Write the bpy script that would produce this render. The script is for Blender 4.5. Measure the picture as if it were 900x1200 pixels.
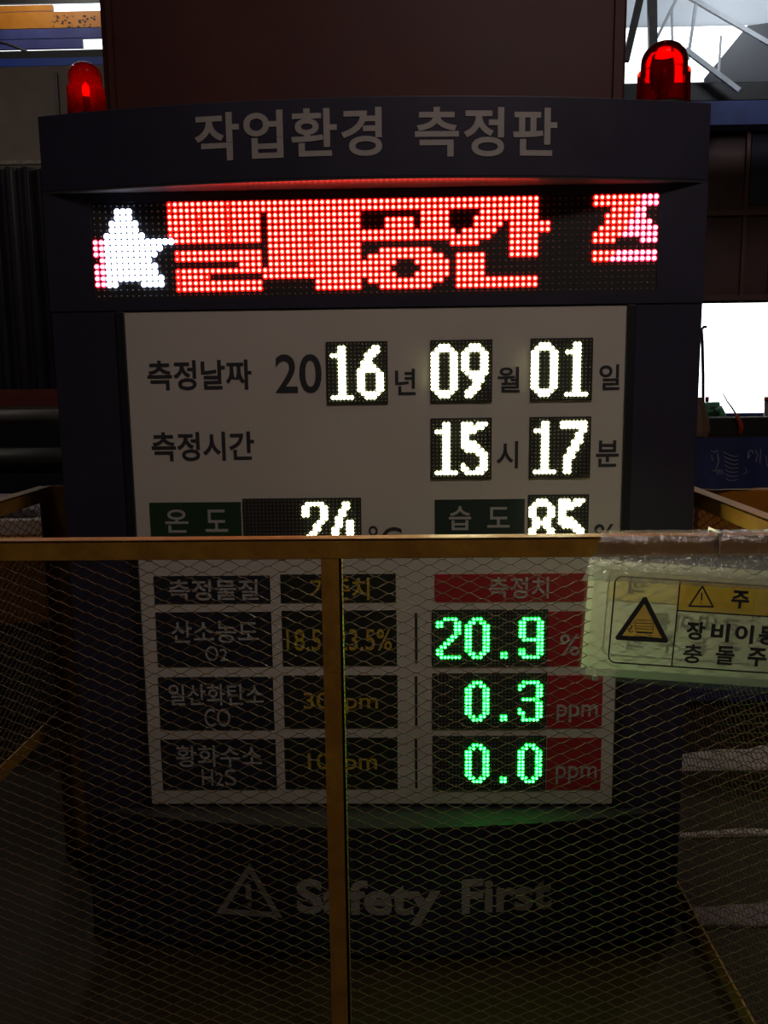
import bpy, bmesh, math, random
from mathutils import Vector, Matrix
random.seed(7)
sc = bpy.context.scene
for o in list(bpy.data.objects): bpy.data.objects.remove(o)
col = sc.collection
R_ = math.radians

# ------------------------------------------------------------------ camera
CAM = Vector((0.0504, -1.5036, 1.0617))
VR = Vector((0.999665, 0.022937, -0.011968))
VU = Vector((0.008324, 0.152840, 0.988216))
VF = Vector((-0.024496, 0.987985, -0.152598))
cd = bpy.data.cameras.new('camera'); cam = bpy.data.objects.new('camera', cd); col.objects.link(cam)
M3 = Matrix((VR, VU, -VF)).transposed()
cam.matrix_world = Matrix.Translation(CAM) @ M3.to_4x4()
cd.sensor_fit = 'VERTICAL'; cd.sensor_height = 24.0; cd.lens = 1000.0 / 1200.0 * 24.0
cd.clip_start = 0.02; cd.clip_end = 200
sc.camera = cam
# ------------------------------------------------------------------ view, world, lamps
sc.view_settings.view_transform = 'Standard'; sc.view_settings.look = 'None'
sc.view_settings.exposure = 0.0; sc.view_settings.gamma = 1.0; sc.view_settings.use_curve_mapping = False
w = bpy.data.worlds.new('sky'); sc.world = w; w.use_nodes = True
bg = w.node_tree.nodes['Background']; bg.inputs['Color'].default_value = (0.90, 0.96, 1.0, 1); bg.inputs['Strength'].default_value = 3.2
sc.cycles.use_denoising = True; sc.cycles.use_light_tree = True
sc.cycles.max_bounces = 8; sc.cycles.transparent_max_bounces = 16
sc.cycles.sample_clamp_indirect = 4

def lamp(name, loc, size, power, color, target=None, portal=False, sy=None, rot=None):
    l = bpy.data.lights.new(name, 'AREA'); l.shape = 'RECTANGLE'; l.size = size; l.size_y = sy or size
    l.energy = power; l.color = color
    if portal: l.cycles.is_portal = True
    o = bpy.data.objects.new(name, l); o.location = loc
    if target is not None:
        o.rotation_euler = (Vector(target) - Vector(loc)).to_track_quat('-Z', 'Y').to_euler()
    if rot: o.rotation_euler = rot
    col.objects.link(o); return o
# unseen fill lamps, added to brighten the board, the fence and the rear aisle
FILL_LAMPS = [((-1.5, -3.2, 4.6), 5, (1.0, 0.82, 0.64)), ((2.2, -3.0, 4.6), 5, (1.0, 0.82, 0.64)), ((0.62, -1.35, 2.9), 11.5, (1.0, 0.82, 0.76)),
           ((3.2, 3.6, 4.6), 30, (1.0, 0.86, 0.70)), ((-3.6, 3.6, 5.0), 22, (1.0, 0.86, 0.74))]
for p_, e_, c_ in FILL_LAMPS:
    lamp('high_bay_light', p_, 0.42, e_, c_, rot=(0, 0, 0))

lamp('crane_work_light', (-3.4, 6.72, 5.5), 0.5, 15, (1.0, 0.95, 0.85), target=(-3.4, 7.6, 4.4))  # unseen fill, added to brighten the crane girders only
lamp('crane_work_light', (4.2, 7.2, 5.7), 0.5, 30, (0.85, 0.92, 1.0), target=(4.0, 8.6, 4.6))  # unseen fill, added to brighten the roof braces at right

def at(px, py, y):
    d = VF * 1000 + VR * (px - 450) - VU * (py - 600)
    return CAM + d * ((y - CAM.y) / d.y)

# ------------------------------------------------------------------ materials
def mat(name, c, rough=0.5, metal=0.0, var=0.0, scale=8.0, bump=0.0, bscale=60.0, spec=0.5, c2=None, coat=0.0, stretch=None):
    m = bpy.data.materials.new(name); m.use_nodes = True; nt = m.node_tree; b = nt.nodes['Principled BSDF']
    b.inputs['Base Color'].default_value = (*c, 1); b.inputs['Roughness'].default_value = rough
    b.inputs['Metallic'].default_value = metal; b.inputs['Specular IOR Level'].default_value = spec
    b.inputs['Coat Weight'].default_value = coat
    tc = nt.nodes.new('ShaderNodeTexCoord'); src = tc.outputs['Object']
    if stretch:
        mp = nt.nodes.new('ShaderNodeMapping'); mp.inputs['Scale'].default_value = stretch
        nt.links.new(src, mp.inputs['Vector']); src = mp.outputs['Vector']
    if var or c2:
        n = nt.nodes.new('ShaderNodeTexNoise'); n.inputs['Scale'].default_value = scale; n.inputs['Detail'].default_value = 6
        n.inputs['Roughness'].default_value = 0.65
        nt.links.new(src, n.inputs['Vector'])
        r = nt.nodes.new('ShaderNodeValToRGB'); r.color_ramp.elements[0].position = 0.35; r.color_ramp.elements[1].position = 0.68
        a = c2 if c2 else tuple(v * (1 - var) for v in c); d = c if c2 else tuple(min(1, v * (1 + var)) for v in c)
        r.color_ramp.elements[0].color = (*a, 1); r.color_ramp.elements[1].color = (*d, 1)
        nt.links.new(n.outputs['Fac'], r.inputs['Fac']); nt.links.new(r.outputs['Color'], b.inputs['Base Color'])
        mr = nt.nodes.new('ShaderNodeMapRange'); mr.inputs['To Min'].default_value = max(0, rough - 0.1); mr.inputs['To Max'].default_value = min(1, rough + 0.12)
        nt.links.new(n.outputs['Fac'], mr.inputs['Value']); nt.links.new(mr.outputs['Result'], b.inputs['Roughness'])
    if bump:
        n2 = nt.nodes.new('ShaderNodeTexNoise'); n2.inputs['Scale'].default_value = bscale; n2.inputs['Detail'].default_value = 5
        nt.links.new(src, n2.inputs['Vector'])
        bm_ = nt.nodes.new('ShaderNodeBump'); bm_.inputs['Strength'].default_value = bump; bm_.inputs['Distance'].default_value = 0.002
        nt.links.new(n2.outputs['Fac'], bm_.inputs['Height']); nt.links.new(bm_.outputs['Normal'], b.inputs['Normal'])
    return m

def emit(name, c, s, base=(0.1, 0.1, 0.1)):
    m = bpy.data.materials.new(name); m.use_nodes = True; b = m.node_tree.nodes['Principled BSDF']
    b.inputs['Base Color'].default_value = (*base, 1); b.inputs['Roughness'].default_value = 0.3
    b.inputs['Emission Color'].default_value = (*c, 1); b.inputs['Emission Strength'].default_value = s
    return m

def film(name, c, transp, gloss, rough, translucent=0.0, bump=0.0, bscale=80):
    """clear or milky sheet: transparent + translucent/diffuse + glossy"""
    m = bpy.data.materials.new(name); m.use_nodes = True; nt = m.node_tree; nt.nodes.clear()
    out = nt.nodes.new('ShaderNodeOutputMaterial'); tr = nt.nodes.new('ShaderNodeBsdfTransparent')
    df = nt.nodes.new('ShaderNodeBsdfDiffuse'); df.inputs['Color'].default_value = (*c, 1)
    tl = nt.nodes.new('ShaderNodeBsdfTranslucent'); tl.inputs['Color'].default_value = (*c, 1)
    gl = nt.nodes.new('ShaderNodeBsdfGlossy'); gl.inputs['Roughness'].default_value = rough
    a = nt.nodes.new('ShaderNodeMixShader'); a.inputs[0].default_value = translucent
    nt.links.new(df.outputs[0], a.inputs[1]); nt.links.new(tl.outputs[0], a.inputs[2])
    b = nt.nodes.new('ShaderNodeMixShader'); b.inputs[0].default_value = transp
    nt.links.new(a.outputs[0], b.inputs[1]); nt.links.new(tr.outputs[0], b.inputs[2])
    g = nt.nodes.new('ShaderNodeMixShader'); g.inputs[0].default_value = gloss
    nt.links.new(b.outputs[0], g.inputs[1]); nt.links.new(gl.outputs[0], g.inputs[2])
    nt.links.new(g.outputs[0], out.inputs['Surface'])
    if bump:
        tc = nt.nodes.new('ShaderNodeTexCoord'); n2 = nt.nodes.new('ShaderNodeTexNoise'); n2.inputs['Scale'].default_value = bscale
        n2.inputs['Detail'].default_value = 4; nt.links.new(tc.outputs['Object'], n2.inputs['Vector'])
        bm_ = nt.nodes.new('ShaderNodeBump'); bm_.inputs['Strength'].default_value = bump; bm_.inputs['Distance'].default_value = 0.004
        nt.links.new(n2.outputs['Fac'], bm_.inputs['Height']); nt.links.new(bm_.outputs['Normal'], gl.inputs['Normal'])
    return m

MT = dict(
    navy=mat('navy_paint', (0.028, 0.026, 0.052), 0.42, var=0.12, scale=5, bump=0.05, bscale=300),
    navy_in=mat('dark_trim_paint', (0.007, 0.007, 0.012), 0.55),
    lip=mat('glossy_black_lip', (0.05, 0.05, 0.055), 0.22),
    panel=mat('off_white_acrylic_sheet', (0.60, 0.57, 0.52), 0.38, var=0.03, scale=4),
    silver=mat('grey_reflective_vinyl', (0.40, 0.37, 0.36), 0.5, var=0.06, scale=60),
    ink=mat('charcoal_vinyl', (0.035, 0.036, 0.045), 0.5),
    navybox=mat('dark_navy_vinyl', (0.018, 0.020, 0.034), 0.45),
    blackbox=mat('black_green_vinyl', (0.016, 0.020, 0.016), 0.45),
    greenbox=mat('dark_green_vinyl', (0.016, 0.052, 0.022), 0.45),
    tealbox=mat('dark_teal_vinyl', (0.020, 0.038, 0.036), 0.45),
    redbox=mat('red_vinyl', (0.36, 0.022, 0.028), 0.42),
    white_txt=mat('pale_vinyl_letters', (0.42, 0.42, 0.42), 0.5),
    yel_txt=mat('yellow_vinyl_letters', (0.50, 0.36, 0.03), 0.5),
    module=mat('led_module_face', (0.022, 0.021, 0.020), 0.6, bump=0.1, bscale=400),
    led_off=mat('unlit_led_lens', (0.13, 0.12, 0.115), 0.3),
    fence=mat('worn_yellow_fence_paint', (0.42, 0.22, 0.022), 0.5, c2=(0.28, 0.13, 0.02), scale=22, bump=0.3, bscale=90),
    wire=mat('expanded_steel', (0.10, 0.068, 0.036), 0.6, metal=0.0, var=0.3, scale=40),
    maroon=mat('maroon_steel_paint', (0.075, 0.013, 0.011), 0.55, var=0.25, scale=3, bump=0.2, bscale=30),
    floor=mat('stained_brown_floor', (0.036, 0.022, 0.006), 0.6, c2=(0.020, 0.013, 0.004), spec=0.25, scale=3, bump=0.3, bscale=40),
    wall=mat('grimy_grey_wall', (0.15, 0.12, 0.10), 0.8, var=0.25, scale=1.2),
    ceil=mat('dark_roof_sheet', (0.06, 0.05, 0.045), 0.8, var=0.2, scale=1),
    orange=mat('orange_crane_paint', (0.62, 0.25, 0.02), 0.42, c2=(0.50, 0.17, 0.015), scale=5),
    blue=mat('blue_crane_paint', (0.07, 0.08, 0.26), 0.35, var=0.15, scale=3),
    bluebright=mat('bright_blue_paint', (0.03, 0.09, 0.50), 0.45),
    bluedark=mat('dark_blue_tarpaulin', (0.030, 0.045, 0.16), 0.6, var=0.25, scale=5, bump=0.3, bscale=15),
    brown=mat('brown_door_sheet', (0.060, 0.021, 0.017), 0.6, var=0.3, scale=2.5),
    brownrib=mat('brown_door_rib', (0.085, 0.035, 0.025), 0.55, var=0.2, scale=6),
    black=mat('black_steel', (0.018, 0.017, 0.017), 0.5, var=0.2, scale=8),
    curtain=mat('black_rubber_curtain', (0.022, 0.020, 0.030), 0.32, var=0.2, scale=3),
    redband=mat('dull_red_band', (0.16, 0.03, 0.03), 0.6, var=0.2, scale=6),
    pipe=mat('grey_pipe', (0.10, 0.09, 0.09), 0.45, var=0.2, scale=6),
    greypanel=mat('grey_brown_sheet', (0.26, 0.21, 0.18), 0.7, var=0.2, scale=1.5),
    white=mat('white_slab', (0.70, 0.64, 0.60), 0.6, var=0.1, scale=20),
    mauve=mat('grey_mauve_bundle', (0.20, 0.16, 0.18), 0.6, var=0.3, scale=20),
    steel=mat('pale_worn_steel', (0.55, 0.50, 0.45), 0.35, c2=(0.25, 0.21, 0.18), scale=30, bump=0.6, bscale=40),
    greymach=mat('grey_machine_paint', (0.13, 0.13, 0.14), 0.5, var=0.3, scale=5),
    green=mat('mint_machine_paint', (0.10, 0.30, 0.19), 0.5, var=0.2, scale=10),
    redcap=mat('red_cap', (0.45, 0.05, 0.03), 0.5),
    card=None, cable=mat('black_cable', (0.015, 0.015, 0.018), 0.5),
    cardboard=mat('brown_kraft_wrap', (0.20, 0.12, 0.075), 0.6, var=0.25, scale=18, bump=0.4, bscale=50),
    truss=mat('pale_truss_paint', (0.55, 0.58, 0.62), 0.5, var=0.2, scale=4),
    frp=film('milky_roof_panel', (0.62, 0.65, 0.68), 0.0, 0.03, 0.4, translucent=0.55),
    frp2=film('dirty_roof_panel', (0.16, 0.165, 0.18), 0.0, 0.03, 0.4, translucent=0.55),
    ledw_h=emit('white_led_rim', (0.55, 0.65, 1.0), 9.0), ledw_c=emit('white_led_core', (0.9, 0.95, 1.0), 25.0),
    ledr_h=emit('red_led_rim', (1.0, 0.002, 0.001), 8.0, (.3, .01, .01)), ledr_c=emit('red_led_core', (1.0, 0.17, 0.12), 8.0, (.3, .01, .01)),
    ledp_h=emit('pink_led_rim', (1.0, 0.015, 0.04), 9.0), ledp_c=emit('pink_led_core', (1.0, 0.6, 0.8), 12.0),
    ledy_h=emit('warm_led_rim', (0.95, 1.0, 0.42), 14.0), ledy_c=emit('warm_led_core', (1.0, 0.98, 0.62), 34.0),
    ledg_h=emit('green_led_rim', (0.0, 0.85, 0.022), 12.0, (.01, .2, .03)), ledg_c=emit('green_led_core', (0.045, 1.0, 0.12), 16.0, (.01, .2, .03)),
)

# ------------------------------------------------------------------ mesh helpers
class MB:
    def __init__(s): s.v = []; s.f = []; s.m = []
    def face(s, idx, mi=0): s.f.append(idx); s.m.append(mi)
    def box(s, a, b, mi=0):
        x0, y0, z0 = a; x1, y1, z1 = b; n = len(s.v)
        s.v += [(x0,y0,z0),(x1,y0,z0),(x1,y1,z0),(x0,y1,z0),(x0,y0,z1),(x1,y0,z1),(x1,y1,z1),(x0,y1,z1)]
        for q in ((0,3,2,1),(4,5,6,7),(0,1,5,4),(1,2,6,5),(2,3,7,6),(3,0,4,7)): s.face(tuple(n+i for i in q), mi)
        return s
    def bar(s, p, q, w, h, up=(0, 0, 1), mi=0):
        p = Vector(p); q = Vector(q); d = (q - p).normalized(); u = Vector(up)
        if abs(d.dot(u)) > 0.99: u = Vector((0, 1, 0))
        r = d.cross(u).normalized(); u = r.cross(d).normalized(); n = len(s.v)
        for e in (p, q):
            for a, b in ((-1,-1),(1,-1),(1,1),(-1,1)): s.v.append(tuple(e + r*a*w/2 + u*b*h/2))
        for qd in ((0,3,2,1),(4,5,6,7),(0,1,5,4),(1,2,6,5),(2,3,7,6),(3,0,4,7)): s.face(tuple(n+i for i in qd), mi)
        return s
    def tube(s, pts, r, k=10, mi=0, cap=True):
        pts = [Vector(p) for p in pts]; rs = r if isinstance(r, (list, tuple)) else [r]*len(pts); n = len(s.v); prev = None
        for i, p in enumerate(pts):
            d = (pts[min(i+1, len(pts)-1)] - pts[max(i-1, 0)]).normalized()
            if prev is None:
                a = d.cross(Vector((0, 0, 1)))
                if a.length < .05: a = d.cross(Vector((0, 1, 0)))
            else: a = prev - d*prev.dot(d)
            a.normalize(); prev = a; b = d.cross(a)
            for j in range(k):
                t = 2*math.pi*j/k; s.v.append(tuple(p + (a*math.cos(t) + b*math.sin(t))*rs[i]))
        for i in range(len(pts)-1):
            for j in range(k):
                s.face((n+i*k+j, n+i*k+(j+1) % k, n+(i+1)*k+(j+1) % k, n+(i+1)*k+j), mi)
        if cap:
            s.face(tuple(n+j for j in reversed(range(k))), mi); s.face(tuple(n+(len(pts)-1)*k+j for j in range(k)), mi)
        return s
    def lathe(s, prof, c=(0, 0, 0), k=32, mi=0, rib=0.0, close=True):
        n = len(s.v)
        for r, z in prof:
            for j in range(k):
                t = 2*math.pi*j/k; rr = r*(1 + (rib if j % 2 else 0)); s.v.append((c[0]+rr*math.cos(t), c[1]+rr*math.sin(t), c[2]+z))
        for i in range(len(prof)-1):
            for j in range(k): s.face((n+i*k+j, n+i*k+(j+1) % k, n+(i+1)*k+(j+1) % k, n+(i+1)*k+j), mi)
        if close: s.face(tuple(n+j for j in reversed(range(k))), mi); s.face(tuple(n+(len(prof)-1)*k+j for j in range(k)), mi)
        return s
    def prism(s, poly, y0, y1, mi=0):
        """poly in x,z ; extruded in y"""
        n = len(s.v); k = len(poly)
        s.v += [(x, y0, z) for x, z in poly] + [(x, y1, z) for x, z in poly]
        s.face(tuple(n+i for i in range(k)), mi); s.face(tuple(n+k+i for i in reversed(range(k))), mi)
        for i in range(k): s.face((n+i, n+k+i, n+k+(i+1) % k, n+(i+1) % k), mi)
        return s
    def build(s, name, mats, parent=None, smooth=False, bevel=0.0, fix=True):
        me = bpy.data.meshes.new(name); me.from_pydata([tuple(v) for v in s.v], [], s.f)
        for m in (mats if isinstance(mats, (list, tuple)) else [mats]): me.materials.append(m)
        me.polygons.foreach_set('material_index', s.m)
        if fix and len(s.f) < 30000:
            b = bmesh.new(); b.from_mesh(me); bmesh.ops.recalc_face_normals(b, faces=b.faces); b.to_mesh(me); b.free()
        if smooth:
            me.polygons.foreach_set('use_smooth', [True]*len(me.polygons))
        me.update(); o = bpy.data.objects.new(name, me); col.objects.link(o)
        if bevel:
            md = o.modifiers.new('bevel', 'BEVEL'); md.width = bevel; md.segments = 2; md.limit_method = 'ANGLE'
        if parent: o.parent = parent; o.matrix_parent_inverse = parent.matrix_basis.inverted()
        return o

def tag(o, label=None, cat=None, group=None, kind=None):
    for k, v in (('label', label), ('category', cat), ('group', group), ('kind', kind)):
        if v: o[k] = v
    return o
def thing(name, loc, label, cat, group=None):
    o = bpy.data.objects.new(name, None); o.location = loc; o.empty_display_size = .05; col.objects.link(o)
    bpy.context.view_layer.update(); return tag(o, label, cat, group)

def text(body, x0, x1, z0, z1, y, m, parent, name='lettering', bold=0.0, bend=None, spacing=1.0, depth=0.0006, mirror=False, xf=None, label=None):
    """lettering fitted to the rectangle x0..x1, z0..z1, standing proud of the plane y"""
    cu = bpy.data.curves.new(name, 'FONT'); cu.body = body; cu.size = 1.0; cu.offset = bold; cu.extrude = 0.0
    cu.resolution_u = 5; cu.space_character = spacing
    o = bpy.data.objects.new(name, cu); col.objects.link(o); dg = bpy.context.evaluated_depsgraph_get(); dg.update()
    me = bpy.data.meshes.new_from_object(o.evaluated_get(dg)); bpy.data.objects.remove(o)
    b = bmesh.new(); b.from_mesh(me)
    xs = [v.co.x for v in b.verts]; ys = [v.co.y for v in b.verts]; ax, bx, ay, by = min(xs), max(xs), min(ys), max(ys)
    for v in b.verts:
        X = x0 + (v.co.x-ax)/(bx-ax)*(x1-x0); Z = z0 + (v.co.y-ay)/(by-ay)*(z1-z0)
        v.co = (X, 0, Z)
    if bend:
        n = 24
        for i in range(1, n):
            X = x0 + (x1-x0)*i/n
            bmesh.ops.bisect_plane(b, geom=b.verts[:]+b.edges[:]+b.faces[:], plane_co=(X, 0, 0), plane_no=(1, 0, 0))
    r = bmesh.ops.extrude_face_region(b, geom=b.faces[:])
    top = {v for v in r['geom'] if isinstance(v, bmesh.types.BMVert)}
    for v in b.verts:
        yy = y + (bend(v.co.x) if bend else 0) - (depth if v in top else -0.0004)
        v.co = (v.co.x, yy, v.co.z)
        if xf: v.co = xf(v.co)
    bmesh.ops.recalc_face_normals(b, faces=b.faces)
    b.to_mesh(me); b.free(); me.materials.clear(); me.materials.append(m); me.polygons.foreach_set('material_index', [0]*len(me.polygons)); me.polygons.foreach_set('use_smooth', [False]*len(me.polygons))
    me.name = name; o = bpy.data.objects.new(name, me); col.objects.link(o)
    if parent: o.parent = parent; o.matrix_parent_inverse = parent.matrix_basis.inverted()
    if label: o['label'] = label
    return o

def curved(x0, x1, z0, z1, bul, yb, name, m, parent, n=28, bevel=0.0):
    """block whose front face bulges forward: y = bul(x)"""
    xs = [x0+(x1-x0)*i/n for i in range(n+1)]
    b = MB(); k = len(b.v)
    for x in xs:
        b.v += [(x, bul(x), z0), (x, bul(x), z1), (x, yb, z0), (x, yb, z1)]
    for i in range(n):
        a = i*4; c = a+4
        b.face((a, c, c+1, a+1)); b.face((a+2, a+3, c+3, c+2)); b.face((a, a+2, c+2, c)); b.face((a+1, c+1, c+3, a+3))
    b.face((0, 1, 3, 2)); e = n*4; b.face((e, e+2, e+3, e+1))
    return b.build(name, m, parent, bevel=bevel)

# ------------------------------------------------------------------ the hall
FX0, FX1, FY0, FY1, HZ = -6.0, 6.0, -5.0, 9.0, 6.2
tag(MB().box((FX0-.2, FY0-.2, -.12), (FX1+.2, 30, 0)).build('floor', MT['floor']), kind='structure')
tag(MB().box((FX0, FY0, HZ), (FX1, FY1, HZ+.1)).build('ceiling', MT['ceil']), kind='structure')
tag(MB().box((FX0-.1, FY0, 0), (FX0, FY1, HZ)).build('wall_left', MT['wall']), kind='structure')
tag(MB().box((FX1, FY0, 0), (FX1+.1, FY1, HZ)).build('wall_right', MT['wall']), kind='structure')
tag(MB().box((FX0, FY0-.1, 0), (FX1, FY0, HZ)).build('wall_front', MT['wall']), kind='structure')
# back wall with a door opening at the right and a glazed strip high up
dxa, dxb = 2.3, 5.9; dtop = at(860, 143, 9).z
zs = at(820, 96, 9).z                 # sill of the high glazing
b = MB()
b.box((FX0, 9, 0), (dxa, 9.15, 3.6)); b.box((dxb, 9, 0), (FX1, 9.15, 3.6)); b.box((dxa, 9, dtop), (dxb, 9.15, 3.6))
b.box((FX0, 9, 3.6), (1.9, 9.15, zs)).box((1.9, 9, 3.6), (FX1, 9.15, zs))
b.box((-2.5, 9, zs), (2.2, 9.15, HZ)); b.box((FX0, 9, zs), (-5.6, 9.15, HZ)); b.box((5.8, 9, zs), (FX1, 9.15, HZ))
tag(b.build('wall_back', MT['wall']), kind='structure')
lamp('daylight_portal', ((dxa+dxb)/2, 9.05, 1.2), dxb-dxa, 1, (1, 1, 1), rot=(R_(-90), 0, 0), portal=True, sy=2.4)
lamp('daylight_portal', (4.0, 9.05, (zs+HZ)/2), 3.6, 1, (1, 1, 1), rot=(R_(-90), 0, 0), portal=True, sy=HZ-zs)
lamp('daylight_portal', (-4.0, 9.05, (zs+HZ)/2), 3.2, 1, (1, 1, 1), rot=(R_(-90), 0, 0), portal=True, sy=HZ-zs)

# milky panels over the upper part of the glazing and its sloping dark gable sheet (right)
zg = at(820, 29, 9).z
win = MB().box((2.2, 9.02, zg), (5.8, 9.05, HZ)).build('window_1', MT['frp']); tag(win, 'milky translucent sheet above the bright high glazing', kind='structure')
p0, p1, p2, p3 = at(876, 30, 8.9), at(826, 91, 8.9), at(826, 97, 8.9), at(1010, 97, 8.9)
gb = MB().prism([(p0.x, p0.z), (p1.x, p1.z), (p2.x, p2.z), (5.8, p2.z), (5.8, p0.z+.2)], 8.9, 8.94).build('trim_1', MT['frp2']); tag(gb, kind='structure')

# roof bracing seen against the high glazing
def brace(a, c, w, label, m='truss', y=8.4):
    o = MB().bar(at(*a, y), at(*c, y), w, w*.8, up=(0, 1, 0)).build('roof_brace', MT[m]); return tag(o, label, 'brace', None)
brace((800, -8), (920, 62), .045, 'thin pale diagonal roof brace crossing the top right corner')
brace((803, 58), (866, 106), .05, 'lower pale diagonal roof brace right of the right beacon')
brace((797, -10), (770, 44), .03, 'thin pale rod slanting down above the right beacon')
brace((817, -5), (806, 70), .03, 'thin upright rod between the two bright panes beside the right beacon')
brace((787, 12), (788, 60), .022, 'short thin hanging rod just above the right beacon')
brace((764, -10), (765, 60), .085, 'thick grey upright roof post left of the right beacon', 'pipe', 8.0)
brace((752, -10), (733, 72), .07, 'grey slanting roof strut beside the maroon column', 'pipe', 8.0)
brace((845, 42), (842, 86), .022, 'faint thin rod in the middle of the largest bright pane')

# beams under the glazing, right
def boxpx(name, x0, y0, x1, y1, y, d, m, label=None, cat=None, parent=None, kind=None, bevel=0.0):
    a = at((x0+x1)/2, y0, y); c = at((x0+x1)/2, y1, y); xa = at(x0, (y0+y1)/2, y).x; xb = at(x1, (y0+y1)/2, y).x
    o = MB().box((xa, y, c.z), (xb, y+d, a.z)).build(name, MT[m], parent, bevel=bevel); return tag(o, label, cat, None, kind)
boxpx('steel_beam', 700, 97, 1010, 117, 8.5, .2, 'black', 'black steel beam directly under the bright high glazing at right', 'beam')
boxpx('crane_rail_beam', 700, 118, 1010, 146, 8.2, .25, 'bluedark', 'dark blue crane beam above the raised brown door at right', 'beam')

# the raised brown door: frame with ribs, daylight beneath it
z0 = at(860, 355, 8.8).z; z1 = at(860, 146, 8.8).z
dr = tag(MB().box((1.9, 8.8, z0), (5.95, 8.84, z1)).build('door_1', MT['brown']), kind='structure')
xr = [at(px, 250, 8.8).x for px in (872, 905, 975, 1040)] + [at(835, 250, 8.8).x - .35]
for x in xr: MB().box((x-.02, 8.76, z0), (x+.02, 8.8, z1)).build('door_rib', MT['brownrib'], dr)
for py in (150, 250, 349):
    z = at(860, py, 8.8).z; MB().box((1.9, 8.755, z-.03), (5.95, 8.8, z+.03)).build('door_rib', MT['brownrib'], dr)
MB().box((xr[0]+.04, 8.775, at(880, 240, 8.8).z), (xr[1]-.03, 8.8, at(880, 158, 8.8).z)).build('dark_pane', MT['curtain'], dr)

# ------------------------------------------------------------------ left background
cg = boxpx('crane_girder', -260, 16, 175, 35, 7.5, .03, 'orange', 'orange crane girder with dark specks at the top left', 'girder')
ca = boxpx('top_plate', -260, 9, 62, 16, 7.5, .03, 'orange', parent=cg)
bg2 = boxpx('crane_girder', -260, 36, 175, 48, 7.4, .03, 'blue', 'dull blue crane girder under the orange one at top left', 'girder')
boxpx('lower_flange', -260, 48, 97, 60, 7.4, .03, 'blue', parent=bg2)
MB().tube([at(-20, 46, 7.35), at(10, 52, 7.35), at(30, 60, 7.35), at(36, 63, 7.35)], .012, 8).build('cable', MT['cable'], bg2, smooth=True)
sp = MB()
for k in range(40):
    p = at(random.uniform(60, 118), random.uniform(18, 33), 7.5); q_ = random.uniform(.004, .012); sp.box((p.x-q_, 7.496, p.z-q_*.5), (p.x+q_, 7.5, p.z+q_*.5))
tag(sp.build('rust_speck', MT['black'], cg), kind='stuff')
boxpx('roof_purlin', -260, -14, 175, 6, 7.9, .03, 'black', 'dark steel member above the orange crane girder', 'beam')
boxpx('steel_ledge', -260, 61, 175, 70, 7.0, .03, 'black', 'thin black ledge under the dull blue girder', 'beam')
boxpx('blue_rail', -260, 70, 175, 79, 6.9, .03, 'bluebright', 'bright blue strip rail above the grey panel at left', 'rail')
gp = boxpx('wall_panel', -260, 80, 140, 192, 6.7, .1, 'greypanel', 'grey brown sheet panel behind the left beacon', 'panel')
a = at(-50, 190.5, 6.6); MB().box((at(-260, 190, 6.7).x, 6.66, at(0, 194, 6.7).z), (at(140, 190, 6.7).x, 6.70, at(0, 190, 6.7).z)).build('bottom_edge', MT['steel'], gp)
boxpx('panel_seam', 66, 85, 70, 190, 6.68, .02, 'pipe', parent=gp)
cb = MB(); x0 = at(-200, 300, 6.3).x; x1 = at(150, 300, 6.3).x; n = 120; zt = at(40, 196, 6.3).z; zb = at(40, 457, 6.3).z
for i in range(n+1):
    x = x0+(x1-x0)*i/n; y = 6.3 + .045*math.sin(i*.9) + .02*math.sin(i*.37+1)
    cb.v += [(x, y, zb), (x, y, zt), (x, y+.01, zb), (x, y+.01, zt)]
for i in range(n): q = i*4; cb.face((q, q+4, q+5, q+1)); cb.face((q+2, q+3, q+7, q+6))
tag(cb.build('rubber_curtain', MT['curtain'], smooth=True), 'black hanging curtain with vertical folds left of the board', 'curtain')
boxpx('red_beam', -200, 457, 130, 477, 6.0, .15, 'redband', 'dull red band below the black curtain at left', 'beam')
pp = MB(); za = at(30, 489, 5.6).z; pp.tube([(at(-200, 489, 5.6).x, 5.6, za), (at(130, 489, 5.6).x, 5.6, za)], .065, 20)
tag(pp.build('grey_pipe', MT['pipe'], smooth=True), 'thick grey pipe running under the dull red band', 'pipe')
pp = MB(); za = at(30, 540, 5.0).z; pp.tube([(at(-200, 540, 5.0).x, 5.0, za), (at(140, 540, 5.0).x, 5.0, za)], .10, 20)
tag(pp.build('black_pipe', MT['black'], smooth=True), 'thicker black pipe below the grey pipe at left', 'pipe')

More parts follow.
